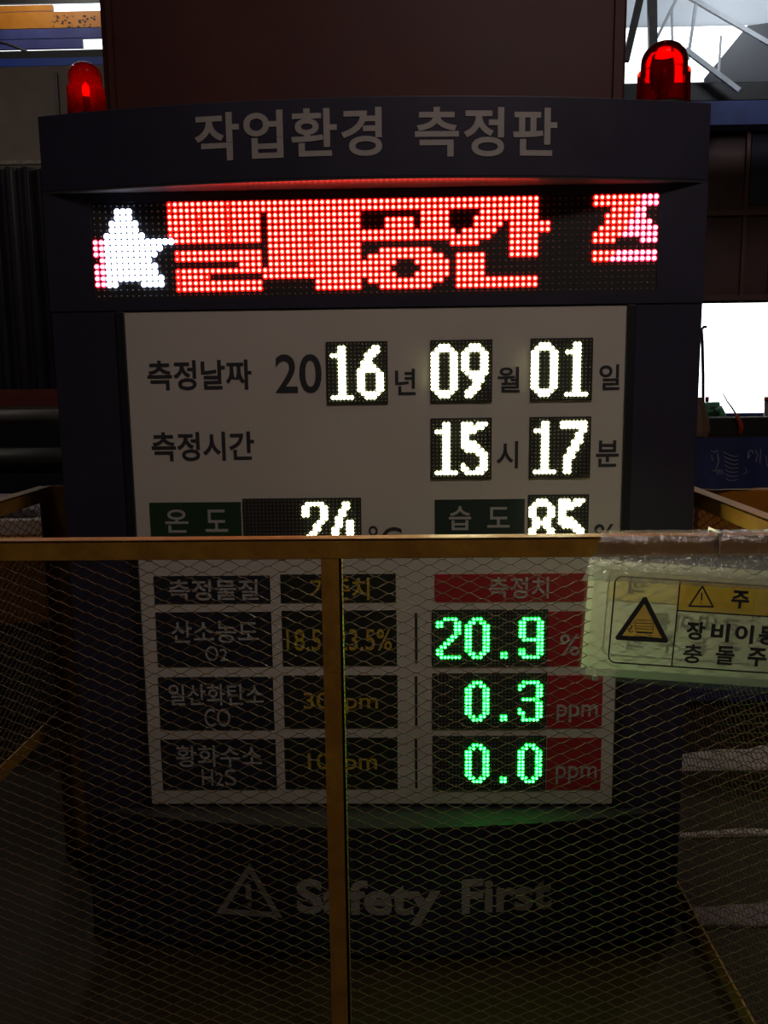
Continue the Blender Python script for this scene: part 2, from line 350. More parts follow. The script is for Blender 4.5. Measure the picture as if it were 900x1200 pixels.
# left machine: orange beam over a grey base with slabs on it
boxpx('black_cabinet', -200, 499, 135, 700, 6.1, .3, 'curtain', 'black cabinet face behind the pipes at left', 'cabinet')  # added box, stands in for the darkness behind the pipes
lm = thing('orange_machine', (-2.0, 1.05, 0), 'orange topped grey machine base behind the left side fence', 'machine')
zo0, zo1 = at(25, 731, 1.05).z, at(25, 632, 1.05).z
MB().box((-2.9, 1.05, zo0), (-1.0, 1.75, zo1)).build('orange_beam', MT['orange'], lm, bevel=.006)
MB().box((-2.9, 1.10, 0), (-1.02, 1.70, zo0)).build('grey_base', MT['greymach'], lm, bevel=.006)
for x in (-2.6, -2.0, -1.4): MB().box((x, 1.07, 0), (x+.05, 1.10, zo0)).build('rib', MT['greymach'], lm)
z2 = at(25, 614, 1.05).z; z3 = at(25, 602, 1.05).z
for i, (xa, xb, dz) in enumerate(((-2.5, -1.75, 0), (-1.74, -1.08, .002))):
    tag(MB().box((xa, 1.12, zo1), (xb, 1.6, zo1+(z2-zo1)*.98+dz)).build('white_slab', MT['white'], bevel=.004),
        ('white slab lying on the orange machine beam, farther left one at the frame edge', 'white slab lying on the orange machine beam beside the fence corner post')[i], 'slab', 'white slabs on the orange beam')
tag(MB().box((-2.3, 1.16, zo1+(z2-zo1)*.98+.002), (-1.12, 1.55, z3)).build('grey_bundle', MT['mauve'], bevel=.015), 'grey mauve bundle on top of the white slabs at left', 'bundle')

# ------------------------------------------------------------------ right background
ym = 1.15
zA, zB, zC, zD = at(860, 626, ym).z, at(860, 573, ym).z, at(860, 512, ym).z, at(860, 490, ym).z
rm = thing('machine_skid', (1.8, ym, 0), 'blue and orange machine skid standing behind the right side fence', 'machine')
MB().box((.62, ym, 0.02), (3.0, ym+.7, zA)).build('blue_base', MT['bluedark'], rm, bevel=.008)
MB().box((.62, ym-.01, zA), (3.0, ym+.7, zB)).build('orange_band', MT['orange'], rm, bevel=.006)
for x in (.95, 1.5, 2.1, 2.7): MB().box((x, ym-.014, zA+.01), (x+.012, ym-.01, zB-.01)).build('seam', MT['brownrib'], rm)
MB().box((.62, ym+.06, zC), (3.0, ym+.10, zD)).build('top_beam', MT['black'], rm, bevel=.004)
MB().box((.62, ym+.3, zB), (3.0, ym+.62, zC)).build('core_box', MT['black'], rm)
# hanging blue banner with crumpled pale print
bn = MB(); nx, nz = 60, 8; bx0, bx1 = .62, 2.4
def bw(x, t): return ym - .012 + .010*math.sin(x*23)*(1-t) + .006*math.sin(x*61+t*3)
for i in range(nx+1):
    for j in range(nz+1):
        x = bx0+(bx1-bx0)*i/nx; t = j/nz; bn.v.append((x, bw(x, t)-.006, zB+.004+(zC-zB-.004)*t))
for i in range(nx):
    for j in range(nz): q = i*(nz+1)+j; bn.face((q, q+nz+1, q+nz+2, q+1))
bo = bn.build('blue_banner', MT['bluedark'], smooth=True); tag(bo, 'dark blue banner with faded pale wavy print beside the board', 'banner')
sm = mat('faded_print', (0.20, 0.22, 0.33), 0.7)
def stroke(pxs, wd=.006):
    s = MB(); P = []
    for px, py in pxs:
        p = at(px, py, ym-.02); t = (p.z-zB)/(zC-zB); P.append(Vector((p.x, bw(p.x, t)-.0085, p.z)))
    for a_, b_ in zip(P, P[1:]): s.bar(a_, b_, wd, .001, up=(0, 1, 0))
    s.build('faded_print', sm, bo)
for k in range(7): stroke([(848+k*.4, 530+k*5), (854, 533+k*5), (860, 535+k*4.7), (864, 534+k*4.6)], .0032)
stroke([(832, 528), (836, 530), (842, 528)], .004); stroke([(841, 531), (842, 541), (838, 549)], .004); stroke([(833, 533), (834, 540)], .004)
for k in range(4): stroke([(833+k*4, 553-k*.5), (836+k*3, 550), (840+k*2.5, 556)], .003)
stroke([(876, 537), (878, 529), (882, 528), (884, 532)], .004); stroke([(880, 533), (877, 537)], .003)
stroke([(886, 527), (889, 533), (887, 542)], .004); stroke([(892, 526), (892, 543)], .004)
stroke([(872, 548), (875, 553), (870, 556)], .003); stroke([(898, 534), (899, 545), (903, 550)], .004)

yb_ = ym+.12
# bits standing on the skid
hk = MB(); a = at(826, 505, yb_); hk.tube([at(827, 492, yb_), at(824, 470, yb_), at(824, 440, yb_), at(823, 400, yb_), at(822, 386, yb_), at(825, 383, yb_), at(828, 383, yb_)], .0048, 10)
tag(hk.build('cable_hook', MT['cable'], smooth=True), 'dark bent cable hook standing against the white daylight by the board edge', 'hook')
wr = MB(); yt_ = ym+.044
wr.tube([at(847, 461, yt_), at(852, 470, yt_), at(858, 478, yt_), at(862, 485, yt_)], [.0016, .0022, .0026, .003], 8)
wt = thing('torch', at(868, 508, yb_)[:], 'red handled torch with a thin wire tip leaning on the black beam', 'tool')
wr.build('wire_tip', MT['cable'], wt, smooth=True)
MB().tube([at(862, 485, yt_), at(866, 492, yt_), at(869, 500, yt_), at(867, 509, yt_)], [.004, .006, .0075, .006], 10).build('handle', MT['redcap'], wt, smooth=True)
bag = MB(); n_ = []
for i, (px, py, r) in enumerate(((817, 466, .012), (818, 478, .022), (819, 492, .030), (819, 505, .033), (818, 511, .030))):
    p = at(px, py, ym+.02); n_.append((r, p))
bag.tube([p for r, p in n_], [r for r, p in n_], 9)
tag(bag.build('wrapped_bundle', MT['cardboard']), 'brown wrapped bundle tucked behind the right edge of the board', 'bundle')
# far yard things in the doorway
gm = thing('green_machine', at(838, 492, 6.5)[:], 'small mint green machine part in the bright doorway', 'machine')
g = MB(); g.bar(at(826, 482, 6.5), at(842, 481, 6.5), .10, .16); g.build('body', MT['green'], gm, bevel=.01)
MB().tube([at(838, 482, 6.4), at(843, 479, 6.4), at(846, 486, 6.4), at(848, 497, 6.4)], .035, 10).build('arm', MT['green'], gm, smooth=True)
p = at(836, 488, 6.5); MB().box((p.x-.05, 6.5, 0), (p.x+.05, 6.6, p.z)).build('pedestal', MT['green'], gm)
MB().bar(at(833, 478.5, 6.4), at(840, 477.5, 6.4), .03, .02).build('grip', MT['brownrib'], gm)
for i, (px, wpx) in enumerate(((828.5, 4), (900.5, 9))):
    t_ = thing('bollard', at(px, 505, 6.8)[:], ('thin green grey post with a red cap behind the cable hook', 'grey post with a red cap at the right frame edge in the doorway')[i], 'post')
    zt_ = at(px, 470, 6.8); zb_ = at(px, 520, 6.8)
    MB().tube([(zb_.x, 6.8, 0), (zt_.x, 6.8, zt_.z)], wpx/1000*8.2/2, 14).build('shaft', MT['green' if i == 0 else 'pipe'], t_, smooth=True)
    zc_ = at(px, 465, 6.8); MB().tube([(zt_.x, 6.8, zt_.z), (zt_.x, 6.8, zc_.z)], wpx/1000*8.2/2*1.1, 14).build('cap', MT['redcap'], t_, smooth=True)
boxpx('low_barrier', 815, 484, 980, 495, 8.3, .15, 'bluedark', 'low dark blue barrier across the sill of the bright doorway', 'barrier')
boxpx('dark_plinth', 640, 496, 1010, 640, 8.3, .4, 'black', 'long black plinth below the bright doorway behind the skid', 'plinth')

# pale strips on the floor right of the board
def strip(name, pts, w, m, label, cat, jag=0.0, h=.012):
    s = MB(); n = 26; P = []
    (xa, ya), (xb, yb2) = pts
    for i in range(n+1):
        t = i/n; x = xa+(xb-xa)*t; y = ya+(yb2-ya)*t; wv = w*(.55+.45*min(1, t*3)) + random.uniform(-jag, jag)
        hh = h+random.uniform(-.3, .3)*h*(1 if jag else 0)
        s.v += [(x, y, 0.001), (x, y, hh), (x, y+wv, hh*1.1), (x, y+wv, .001)]
    for i in range(n):
        q = i*4
        for k in range(4): s.face((q+k, q+4+k, q+4+(k+1) % 4, q+(k+1) % 4))
    s.face((0, 1, 2, 3)); q = n*4; s.face((q+3, q+2, q+1, q))
    return tag(s.build(name, MT[m]), label, cat)
def fl(px, py):
    d = VF*1000+VR*(px-450)-VU*(py-600); p = CAM+d*(-CAM.z/d.z); return p
p = fl(800, 905); q = fl(900, 903); strip('plastic_sheet', ((.60, p.y), (1.7, q.y+.02)), .115, 'white', 'crumpled pale sheet strip on the floor before the blue skid', 'sheet', jag=.012)
p = fl(800, 984); strip('floor_edging', ((.60, p.y), (1.6, p.y+.05)), .022, 'steel', 'thin pale metal edging on the floor behind the board at right', 'edging', jag=.002, h=.008)
p = fl(800, 1088); strip('floor_mat', ((.605, p.y), (1.5, p.y+.03)), .09, 'mauve', 'dull grey mat strip on the floor right of the board foot', 'mat', jag=.004, h=.006)

# ------------------------------------------------------------------ maroon column behind the board
cx0, cx1 = at(119, 60, .40).x, at(734, 60, .40).x
cm = tag(MB().box((cx0, .40, 0), (cx1, 1.0, HZ)).build('trim_2', MT['maroon'], bevel=.006), 'dark maroon steel column behind the board', kind='structure')
for x in (cx0+.015, cx1-.027): MB().box((x, .39, 0), (x+.012, .40, HZ)).build('flange_edge', MT['maroon'], cm)

# ------------------------------------------------------------------ the measurement board
HX = .56
bd = thing('measurement_board', (0, .06, 0), 'tall dark navy gas measurement board with red, white and green lit displays', 'display board')
BH, BB = .068, .072
hb = lambda x: -BH*(1-(x/HX)**2) - .002
fb = lambda x: -BB*(1-(x/HX)**2) - .002
MB().box((-HX, .004, .02), (HX, .13, 1.504)).build('back_cabinet', MT['navy'], bd, bevel=.003)
hd = curved(-HX, HX, 1.384, 1.506, hb, .01, 'header', MT['navy'], bd, bevel=.0015)
curved(-HX+.004, HX-.004, 1.3805, 1.3838, lambda x: hb(x)*1.02, .008, 'header_lip', MT['lip'], bd)
ft = curved(-HX, HX, .012, .262, fb, .01, 'lower_panel', MT['navy'], bd, bevel=.0015)
curved(-HX+.004, HX-.004, .2622, .2655, lambda x: fb(x)*1.01, .008, 'ledge', MT['lip'], bd)
MB().box((-HX, -.004, .0), (HX, .14, .02)).build('foot_plate', MT['navy_in'], bd)
# bezel round the message display
LX, LZ0, LZ1 = .4802, 1.2048, 1.3655
b = MB(); b.box((-HX, -.004, 1.186), (HX, .008, LZ0)); b.box((-HX, -.004, LZ1), (HX, .008, 1.381))
b.box((-HX, -.004, LZ0), (-LX, .008, LZ1)); b.box((LX, -.004, LZ0), (HX, .008, LZ1))
b.build('display_bezel', MT['navy'], bd)
# stiles
for s in (-1, 1):
    b = MB(); xa, xb = sorted((s*HX, s*.447)); b.box((xa, -.002, .264), (xb, .008, 1.186)); b.build('stile', MT['navy'], bd, bevel=.0015)
    xa, xb = sorted((s*.4465, s*.4325)); MB().box((xa, -.0075, .266), (xb, .006, 1.184)).build('panel_trim', MT['navy_in'], bd, bevel=.001)
PX0, PX1, PZ0, PZ1 = -.4325, .4355, .2745, 1.1835
pn = MB().box((PX0, -.001, PZ0), (PX1, .006, PZ1)).build('white_panel', MT['panel'], bd)

# --- LED displays
def dome(s, x, y, z, r, h, k=8, core=.56):
    n = len(s.v)
    for rr, hh in ((r, 0), (r*core, h*.75)):
        for j in range(k):
            t = 2*math.pi*(j+.5)/k; s.v.append((x+rr*math.cos(t), y-hh, z+rr*math.sin(t)))
    s.v.append((x, y-h, z))
    for j in range(k): s.face((n+j, n+(j+1) % k, n+k+(j+1) % k, n+k+j), 0)
    for j in range(k): s.face((n+k+j, n+k+(j+1) % k, n+2*k), 1)
def display(name, x0, ztop, cols, rows, pitch, lit, kinds, label, yf=-.004, rl=.48, core=.56, off_core=.5):
    """lit: dict (row, col) -> key in kinds"""
    W, H = cols*pitch, rows*pitch
    root = MB().box((x0-.0008, yf, ztop-H-.0008), (x0+W+.0008, .006, ztop+.0008)).build(name, MT['module'], bd); root['label'] = label
    bufs = {k: MB() for k in kinds}; off = MB()
    for r in range(rows):
        for c in range(cols):
            x = x0+(c+.5)*pitch; z = ztop-(r+.5)*pitch; k = lit.get((r, c))
            if k is None: dome(off, x, yf, z, pitch*.20, pitch*.16, 6)
            else:
                rr, ch = (rl*1.12, .74) if k[-1] == 'W' else (rl, core) if k[0] != 'o' else (rl, core*.62)
                dome(bufs[k[-1]], x, yf, z, pitch*rr, pitch*.30, 8, ch)
    for k, s in bufs.items():
        if s.v: tag(s.build('lit_led', kinds[k], root, fix=False), kind='stuff')
    tag(off.build('unlit_led', MT['led_off'], root, smooth=True, fix=False), kind='stuff')
    return root

def rng(s):
    out = []
    for t in s.replace(' ', '').split(','):
        if not t: continue
        if '-' in t: a, b2 = t.split('-'); out += list(range(int(a), int(b2)+1))
        else: out.append(int(t))
    return out
# red message, columns counted from the first column of the first syllable (+13)
RED = ['0-62', '0-62', '0-15,17-32,43-47,53-62', '0-15,17-32,37-41,43-47,52-62', '0-15,17-32,37-41,43-47,52-56,58-64',
       '0-15,17-48,50-55,58-64', '1-15,17-54,58-62', '17-32,48-52,58-62', '1-15,17-32,36-44,58-62', '1-15,17-32,34-46,49-53,58-62',
       '12-15,17-38,42-47,49-53', '1-37,43-47,49-53', '1-6,16-38,42-47,49-53', '1-15,25-32,34-46,49-62', '1-15,25-32,36-44,49-62', '']
DIM = {2: (5, 10), 3: (5, 10, 24), 4: (5, 10), 5: (0, 10, 24), 6: (10,), 0: (0, 10), 1: (0, 10), 8: (1,), 9: (1,), 7: (24,), 10: (24,), 11: (1,), 12: (1, 6), 13: (1,), 14: (1,)}
lit = {}
for r, s in enumerate(RED):
    for c in rng(s): lit[(r, c+13)] = 'oR' if c in DIM.get(r, ()) else 'R'
R2 = {0: ('72-79', '80-82'), 1: ('72-79', '80-82'), 2: ('75-78', '79,80'), 3: ('74-78', '79,80'), 4: ('74-77', '78-81'), 5: ('73-77', '78-82'),
      6: ('72-76', '77-82'), 7: ('72-75', '80-82'), 9: ('72-75', '76-82'), 10: ('72-74', '75-82')}
for r, (a_, b_) in R2.items():
    for c in rng(a_): lit[(r, c+13)] = 'R'
    for c in rng(b_): lit[(r, c+13)] = 'P'
STAR = {1: '4-6', 2: '4-6', 3: '3-7', 4: '3-7', 5: '2-8', 6: '0-13', 7: '0-11', 8: '0-10', 9: '1-9', 10: '0-10', 11: '0-10', 12: '0-10', 13: '0-3,8-11'}
for r, s in STAR.items():
    for c in rng(s): lit[(r, c)] = 'P' if c < 2 else 'W'
lit[(12, 11)] = 'W'
KR = {'R': [MT['ledr_h'], MT['ledr_c']], 'P': [MT['ledp_h'], MT['ledp_c']], 'W': [MT['ledw_h'], MT['ledw_c']]}
display('message_display', -.480, 1.3650, 96, 16, .010, lit, KR, 'long dot matrix display with a white star and red Korean letters', yf=-.002, rl=.50, core=.60)

D = {
 '1': ['', '3,4', '3,4', '1-4'] + ['3,4']*10 + ['1-6', ''],
 '0': ['', '2-4', '1-5'] + ['0,1,5,6']*10 + ['1-5', '2-4', ''],
 '9': ['', '2-4', '1-5', '0,1,5,6', '0,1,5,6', '0,1,5,6', '0,1,5,6', '0,1,5,6', '1-6', '2-5', '3-5', '3,4', '2-4', '1-3', '1,2', ''],
 '6': ['', '4,5', '3-5', '2-4', '2,3', '1-3', '1-4', '0-5', '0,1,5,6', '0,1,5,6', '0,1,5,6', '0,1,5,6', '0,1,5,6', '1-5', '2-4', ''],
 '5': ['', '0-2,4-6', '0-5', '0-3', '0,1', '0,1', '0-3', '0-4', '1-5', '4-6', '5,6', '5,6', '0,5,6', '0,1,4-6', '1-5', ''],
 '7': ['', '0-6', '0-6', '5,6', '4,5', '4,5', '3-5', '3,4', '2-4', '2,3', '1-3', '1,2', '1,2', '1,2', '1,2', ''],
 '8': ['', '2-4', '1-5', '0,1,5,6', '0,1,5,6', '0,1,5,6', '1,2,4,5', '1-5', '1,2,4,5', '0,1,5,6', '0,1,5,6', '0,1,5,6', '0,1,5,6', '1-5', '2-4', ''],
 '2': ['', '1-5', '0,1,5,6', '0,1,5,6', '0,1,5,6', '5,6', '4,5', '3,4', '3,4', '2,3', '1,2', '1,2', '0,1', '0,1', '0-6', ''],
 '4': ['', '3,4', '3,4', '2,3', '2,3', '1,2', '1,2,4,5', '1,2,4,5', '0,1,4,5', '0,1,4,5', '0,1,4,5', '0-6', '0-6', '4,5', '4,5', ''],
}
G = {
 '0': ['', '', '2-4', '1,2,4,5', '0,1,5,6', '0,1,5,6', '0,1,5,6', '0,1,5,6', '0,1,5,6', '0,1,5,6', '0,1,5,6', '0,1,5,6', '1,2,4,5', '2-4', '', ''],
 '2': ['', '', '2-5', '0,1,5,6', '0,1,5,6', '5,6', '5,6', '4,5', '3,4', '2,3', '1,2', '0,1', '0,1', '1-6', '', ''],
 '9': ['', '', '1-5', '0,1,5,6', '0,1,5,6', '0,1,5,6', '0,1,5,6', '0,1,5,6', '1-6', '5,6', '5,6', '0,1,5,6', '0,1,5,6', '1-5', '', ''],
 '3': ['', '', '1-5', '0,1,5,6', '0,5,6', '5,6', '5,6', '1-5', '5,6', '5,6', '0,5,6', '0,1,5,6', '1,5,6', '1-5', '', ''],
 '.': ['']*12 + ['2,3', '2,3', '', ''],
}
def glyphs(F, items):
    d = {}
    for ch, c0 in items:
        for r, s in enumerate(F[ch]):
            for c in rng(s): d[(r, c0+c)] = 'Y' if F is D else 'G'
    return d
KY = {'Y': [MT['ledy_h'], MT['ledy_c']]}; KG = {'G': [MT['ledg_h'], MT['ledg_c']]}
mp_ = .00656; OFF = -.29
def dd(x0, zt, items, cols, label, F=D, K=KY, pitch=mp_, rl=.56, core=.66): return display('number_display', x0, zt, cols, 16, pitch, glyphs(F, items), K, label, rl=rl, core=core)
dd(-.0830, 1.1278, (('1', 1-1), ('6', 8)), 16, 'small display lit 16 on the date row')
dd(.0977, 1.1283, (('0', 0), ('9', 8)), 16, 'small display lit 09 on the date row')
dd(.2702, 1.1289, (('0', 0), ('1', 8)), 16, 'small display lit 01 on the date row')
dd(.0977, .9940, (('1', 0), ('5', 8)), 16, 'small display lit 15 on the time row')
dd(.2702, .9943, (('1', 0), ('7', 8)), 16, 'small display lit 17 on the time row')
dd(-.2380, .8552, (('2', 16), ('4', 24)), 32, 'wide temperature display lit 24 at its right end')
dd(.2698, .8575, (('8', 0), ('5', 8)), 16, 'humidity display lit 85')
gp_ = .00650
dd(.0985, .6488, (('2', 1), ('0', 9), ('.', 17), ('9', 24)), 32, 'green display lit 20.9', G, KG, gp_, .50, .70)
dd(.0988, .5288, (('0', 9), ('.', 17), ('3', 24)), 32, 'green display lit 0.3', G, KG, gp_, .50, .70)
dd(.0993, .4080, (('0', 9), ('.', 17), ('0', 24)), 32, 'green display lit 0.0', G, KG, gp_, .50, .70)

# --- printed boxes and lettering on the white panel (pixel boxes read on the panel's own plane, y = 0)
def rect(px0, py0, px1, py1):
    c = (px0+px1)/2; m_ = (py0+py1)/2
    return at(px0, m_, 0).x, at(px1, m_, 0).x, at(c, py1, 0).z, at(c, py0, 0).z
def pbox(name, px0, py0, px1, py1, m, label=None):
    xa, xb, za, zb2 = rect(px0, py0, px1, py1)
    o = MB().box((xa, -.0022, za), (xb, .0, zb2)).build(name, MT[m], bd)
    if label: o['label'] = label
    return o
def ptext(s, px0, py0, px1, py1, m, parent, bold=0.0, y=-.0010, sp=1.0, name='lettering'):
    xa, xb, za, zb2 = rect(px0, py0, px1, py1)
    return text(s, xa, xb, za, zb2, y, MT[m], parent, name=name, bold=bold, spacing=sp)
ptext('측정날짜', 173, 422, 295, 457, 'ink', bd, .022)
ptext('20', 323, 415, 377, 461, 'ink', bd, .014)
ptext('년', 463, 432, 487, 463, 'ink', bd, .018); ptext('월', 583, 430, 609, 460, 'ink', bd, .018); ptext('일', 702, 427, 726, 457, 'ink', bd, .018)
ptext('측정시간', 178, 506, 298, 540, 'ink', bd, .022)
ptext('시', 582, 517, 607, 549, 'ink', bd, .018); ptext('분', 698, 516, 725, 547, 'ink', bd, .018)
t1 = pbox('title_block', 177, 588.5, 283.5, 652, 'greenbox', 'dark green block of the temperature title')
ptext('온', 194, 597, 221, 624, 'white_txt', t1, .012, -.0022); ptext('도', 241, 597, 267, 623, 'white_txt', t1, .012, -.0022); ptext('TEMP', 209, 629, 252, 643, 'white_txt', t1, .004, -.0022)
t2 = pbox('title_block', 509.5, 585, 614.5, 650, 'tealbox', 'dark teal block of the humidity title')
ptext('습', 526, 593, 552, 621, 'white_txt', t2, .012, -.0022); ptext('도', 571, 594, 597, 618, 'white_txt', t2, .012, -.0022); ptext('HUMIDITY', 521, 627, 600, 642, 'white_txt', t2, .002, -.0022)
ptext('°C', 432, 616, 471, 648, 'ink', bd, .006); ptext('%', 696, 614, 720, 641, 'ink', bd, .010)
t = pbox('title_block', 181, 674.5, 317, 707, 'navybox'); ptext('측정물질', 198, 679, 303, 703, 'white_txt', t, .012, -.0022)
t = pbox('title_block', 329, 672.5, 464, 706, 'blackbox'); ptext('기준치', 363, 677, 433, 703, 'yel_txt', t, .012, -.0022)
t = pbox('title_block', 509, 672, 704, 705, 'redbox', 'long red title block'); ptext('측정치', 573, 676, 643, 701, 'white_txt', t, .010, -.0022)
rows = [(184, 717, 319, 781, '산소농도', (201, 727, 303, 753), 'O2', (241, 757, 267, 774)),
        (187, 793, 321, 855, '일산화탄소', (198, 801, 309, 826), 'CO', (240, 830, 270, 851)),
        (190, 866, 324, 925, '황화수소', (207, 873, 307, 898), 'H2S', (237, 901, 277, 920))]
for x0, y0, x1, y1, s1, r1, s2, r2 in rows:
    t = pbox('name_block', x0, y0, x1, y1, 'navybox'); ptext(s1, *r1, 'white_txt', t, .006, -.0022)
    if s2 in ('O2', 'H2S'):
        k = len(s2); a0, b0, a1, b1 = r2; wch = (a1-a0)
        if k == 2: ptext('O', a0, b0, a0+15, b1, 'white_txt', t, 0, -.0022); ptext('2', a0+17, b0+3, a1, b1, 'white_txt', t, 0, -.0022)
        else: ptext('H', a0, b0, a0+13, b1, 'white_txt', t, 0, -.0022); ptext('2', a0+16, b0+4, a0+25, b1, 'white_txt', t, 0, -.0022); ptext('S', a0+27, b0, a1, b1, 'white_txt', t, 0, -.0022)
    else: ptext(s2, *r2, 'white_txt', t, 0, -.0022)
for x0, y0, x1, y1, s1, r1 in ((331, 715, 465, 780, '18.5~23.5%', (336, 737, 459, 762)), (333, 791, 466, 853, '30ppm', (356, 811, 443, 836)), (334, 864, 466, 924, '10ppm', (361, 882, 442, 907))):
    t = pbox('limit_block', x0, y0, x1, y1, 'blackbox'); ptext(s1, *r1, 'yel_txt', t, .004, -.0022)
for x0, y0, x1, y1, s1, r1 in ((641.5, 716, 705, 780, '%', (656, 743, 679, 768)), (641, 791, 705.5, 853, 'ppm', (652, 825, 700, 846)), (640.5, 864, 704, 925, 'ppm', (651, 897, 699, 918))):
    t = pbox('unit_block', x0, y0, x1, y1, 'redbox'); ptext(s1, *r1, 'white_txt', t, .004, -.0022)
for y0, y1 in ((718, 777), (792, 850), (865, 923)): pbox('divider_bar', 486.3, y0, 489.3, y1, 'ink')

# header and foot lettering on the bulging faces
def hrect(px0, px1, py0, py1, y):
    c = (px0+px1)/2; m_ = (py0+py1)/2
    return at(px0, m_, y).x, at(px1, m_, y).x, at(c, py1, y).z, at(c, py0, y).z
def htext(s, px0, px1, py0, py1, y, bul, bold, name, sp=1.0):
    xa, xb, za, zb2 = hrect(px0, px1, py0, py1, y)
    return text(s, xa, xb, za, zb2, -.0003, MT['silver'], bd, name=name, bold=bold, bend=bul, spacing=sp)
htext('작업환경', 227, 448, 130, 187, -.058, hb, .020, 'lettering', 1.06)
htext('측정판', 486, 654, 126, 184, -.060, hb, .020, 'lettering', 1.08)
htext('Safety', 348, 516, 1029, 1081, -.066, fb, .030, 'lettering')
htext('First', 541, 648, 1030, 1070, -.066, fb, .030, 'lettering')
# warning triangle outline on the lower panel
def tri_ring(A, B, C_, wd, y, bul, m, parent, name, xf=None):
    s = MB(); cen = Vector(((A[0]+B[0]+C_[0])/3, (A[1]+B[1]+C_[1])/3)); P = [Vector(p) for p in (A, B, C_)]
    def inset(ps, w_):
        out = []
        for i in range(3):
            p, a, b2 = ps[i], ps[i-1], ps[(i+1) % 3]
            u = (a-p).normalized(); v = (b2-p).normalized(); bi = (u+v).normalized(); sn = math.sqrt((1-u.dot(v))/2)
            out.append(p+bi*(w_/sn))
        return out
    I = inset(P, wd); seg = 10
    for i in range(3):
        a, b2, c, d = P[i], P[(i+1) % 3], I[(i+1) % 3], I[i]
        for k in range(seg):
            q = [a.lerp(b2, k/seg), a.lerp(b2, (k+1)/seg), d.lerp(c, (k+1)/seg), d.lerp(c, k/seg)]
            n = len(s.v)
            for dy in (-.0006, .0004):
                for v in q:
                    co = Vector((v.x, y+(bul(v.x) if bul else 0)+dy, v.y)); s.v.append(tuple(xf(co) if xf else co))
            s.face((n, n+1, n+2, n+3)); s.face((n+7, n+6, n+5, n+4))
            for e in range(4): s.face((n+e, n+4+e, n+4+(e+1) % 4, n+(e+1) % 4))
    return s.build(name, m, parent)
A = at(293, 1009, -.055); B_ = at(332, 1073, -.055); C2 = at(253, 1069, -.055)
tri_ring((A.x, A.z), (B_.x, (B_.z+C2.z)/2), (C2.x, (B_.z+C2.z)/2), .0105, -.0003, fb, MT['silver'], bd, 'warning_triangle')
htext('1', 288.5, 295, 1034, 1052, -.055, fb, 0, 'lettering'); 
xa, xb, za, zb2 = hrect(291, 295, 1056, 1060, -.055); s = MB(); xm = (xa+xb)/2; s.box((xa, fb(xm)-.0009, za), (xb, fb(xm)+.001, zb2)); s.build('dot', MT['silver'], bd)

# ------------------------------------------------------------------ beacons on the board top
def glass(name, c, rough, trans=0.9):
    m = mat(name, c, rough, coat=0.3); b = m.node_tree.nodes['Principled BSDF']; b.inputs['Transmission Weight'].default_value = trans; b.inputs['IOR'].default_value = 1.3
    return m
def redlens(name):
    m = bpy.data.materials.new(name); m.use_nodes = True; nt = m.node_tree; nt.nodes.clear()
    out = nt.nodes.new('ShaderNodeOutputMaterial'); tr = nt.nodes.new('ShaderNodeBsdfTransparent'); tr.inputs[0].default_value = (1.0, .05, .02, 1)
    tl = nt.nodes.new('ShaderNodeBsdfTranslucent'); tl.inputs[0].default_value = (1.0, .04, .01, 1)
    gl = nt.nodes.new('ShaderNodeBsdfGlossy'); gl.inputs['Roughness'].default_value = .08
    a = nt.nodes.new('ShaderNodeMixShader'); a.inputs[0].default_value = .22; nt.links.new(tr.outputs[0], a.inputs[1]); nt.links.new(tl.outputs[0], a.inputs[2])
    fr = nt.nodes.new('ShaderNodeFresnel'); fr.inputs[0].default_value = 1.2
    b = nt.nodes.new('ShaderNodeMixShader'); nt.links.new(fr.outputs[0], b.inputs[0]); nt.links.new(a.outputs[0], b.inputs[1]); nt.links.new(gl.outputs[0], b.inputs[2])
    nt.links.new(b.outputs[0], out.inputs['Surface']); return m
redg = redlens('red_beacon_lens'); chrome = mat('dull_reflector', (0.30, 0.06, 0.04), 0.3, metal=0.7)
labelm = mat('pale_sticker', (0.5, 0.5, 0.47), 0.6)
bulbm = emit('bulb_added_glow', (1.0, 0.25, 0.08), 4.5)  # emission added to lift the red of the left lens
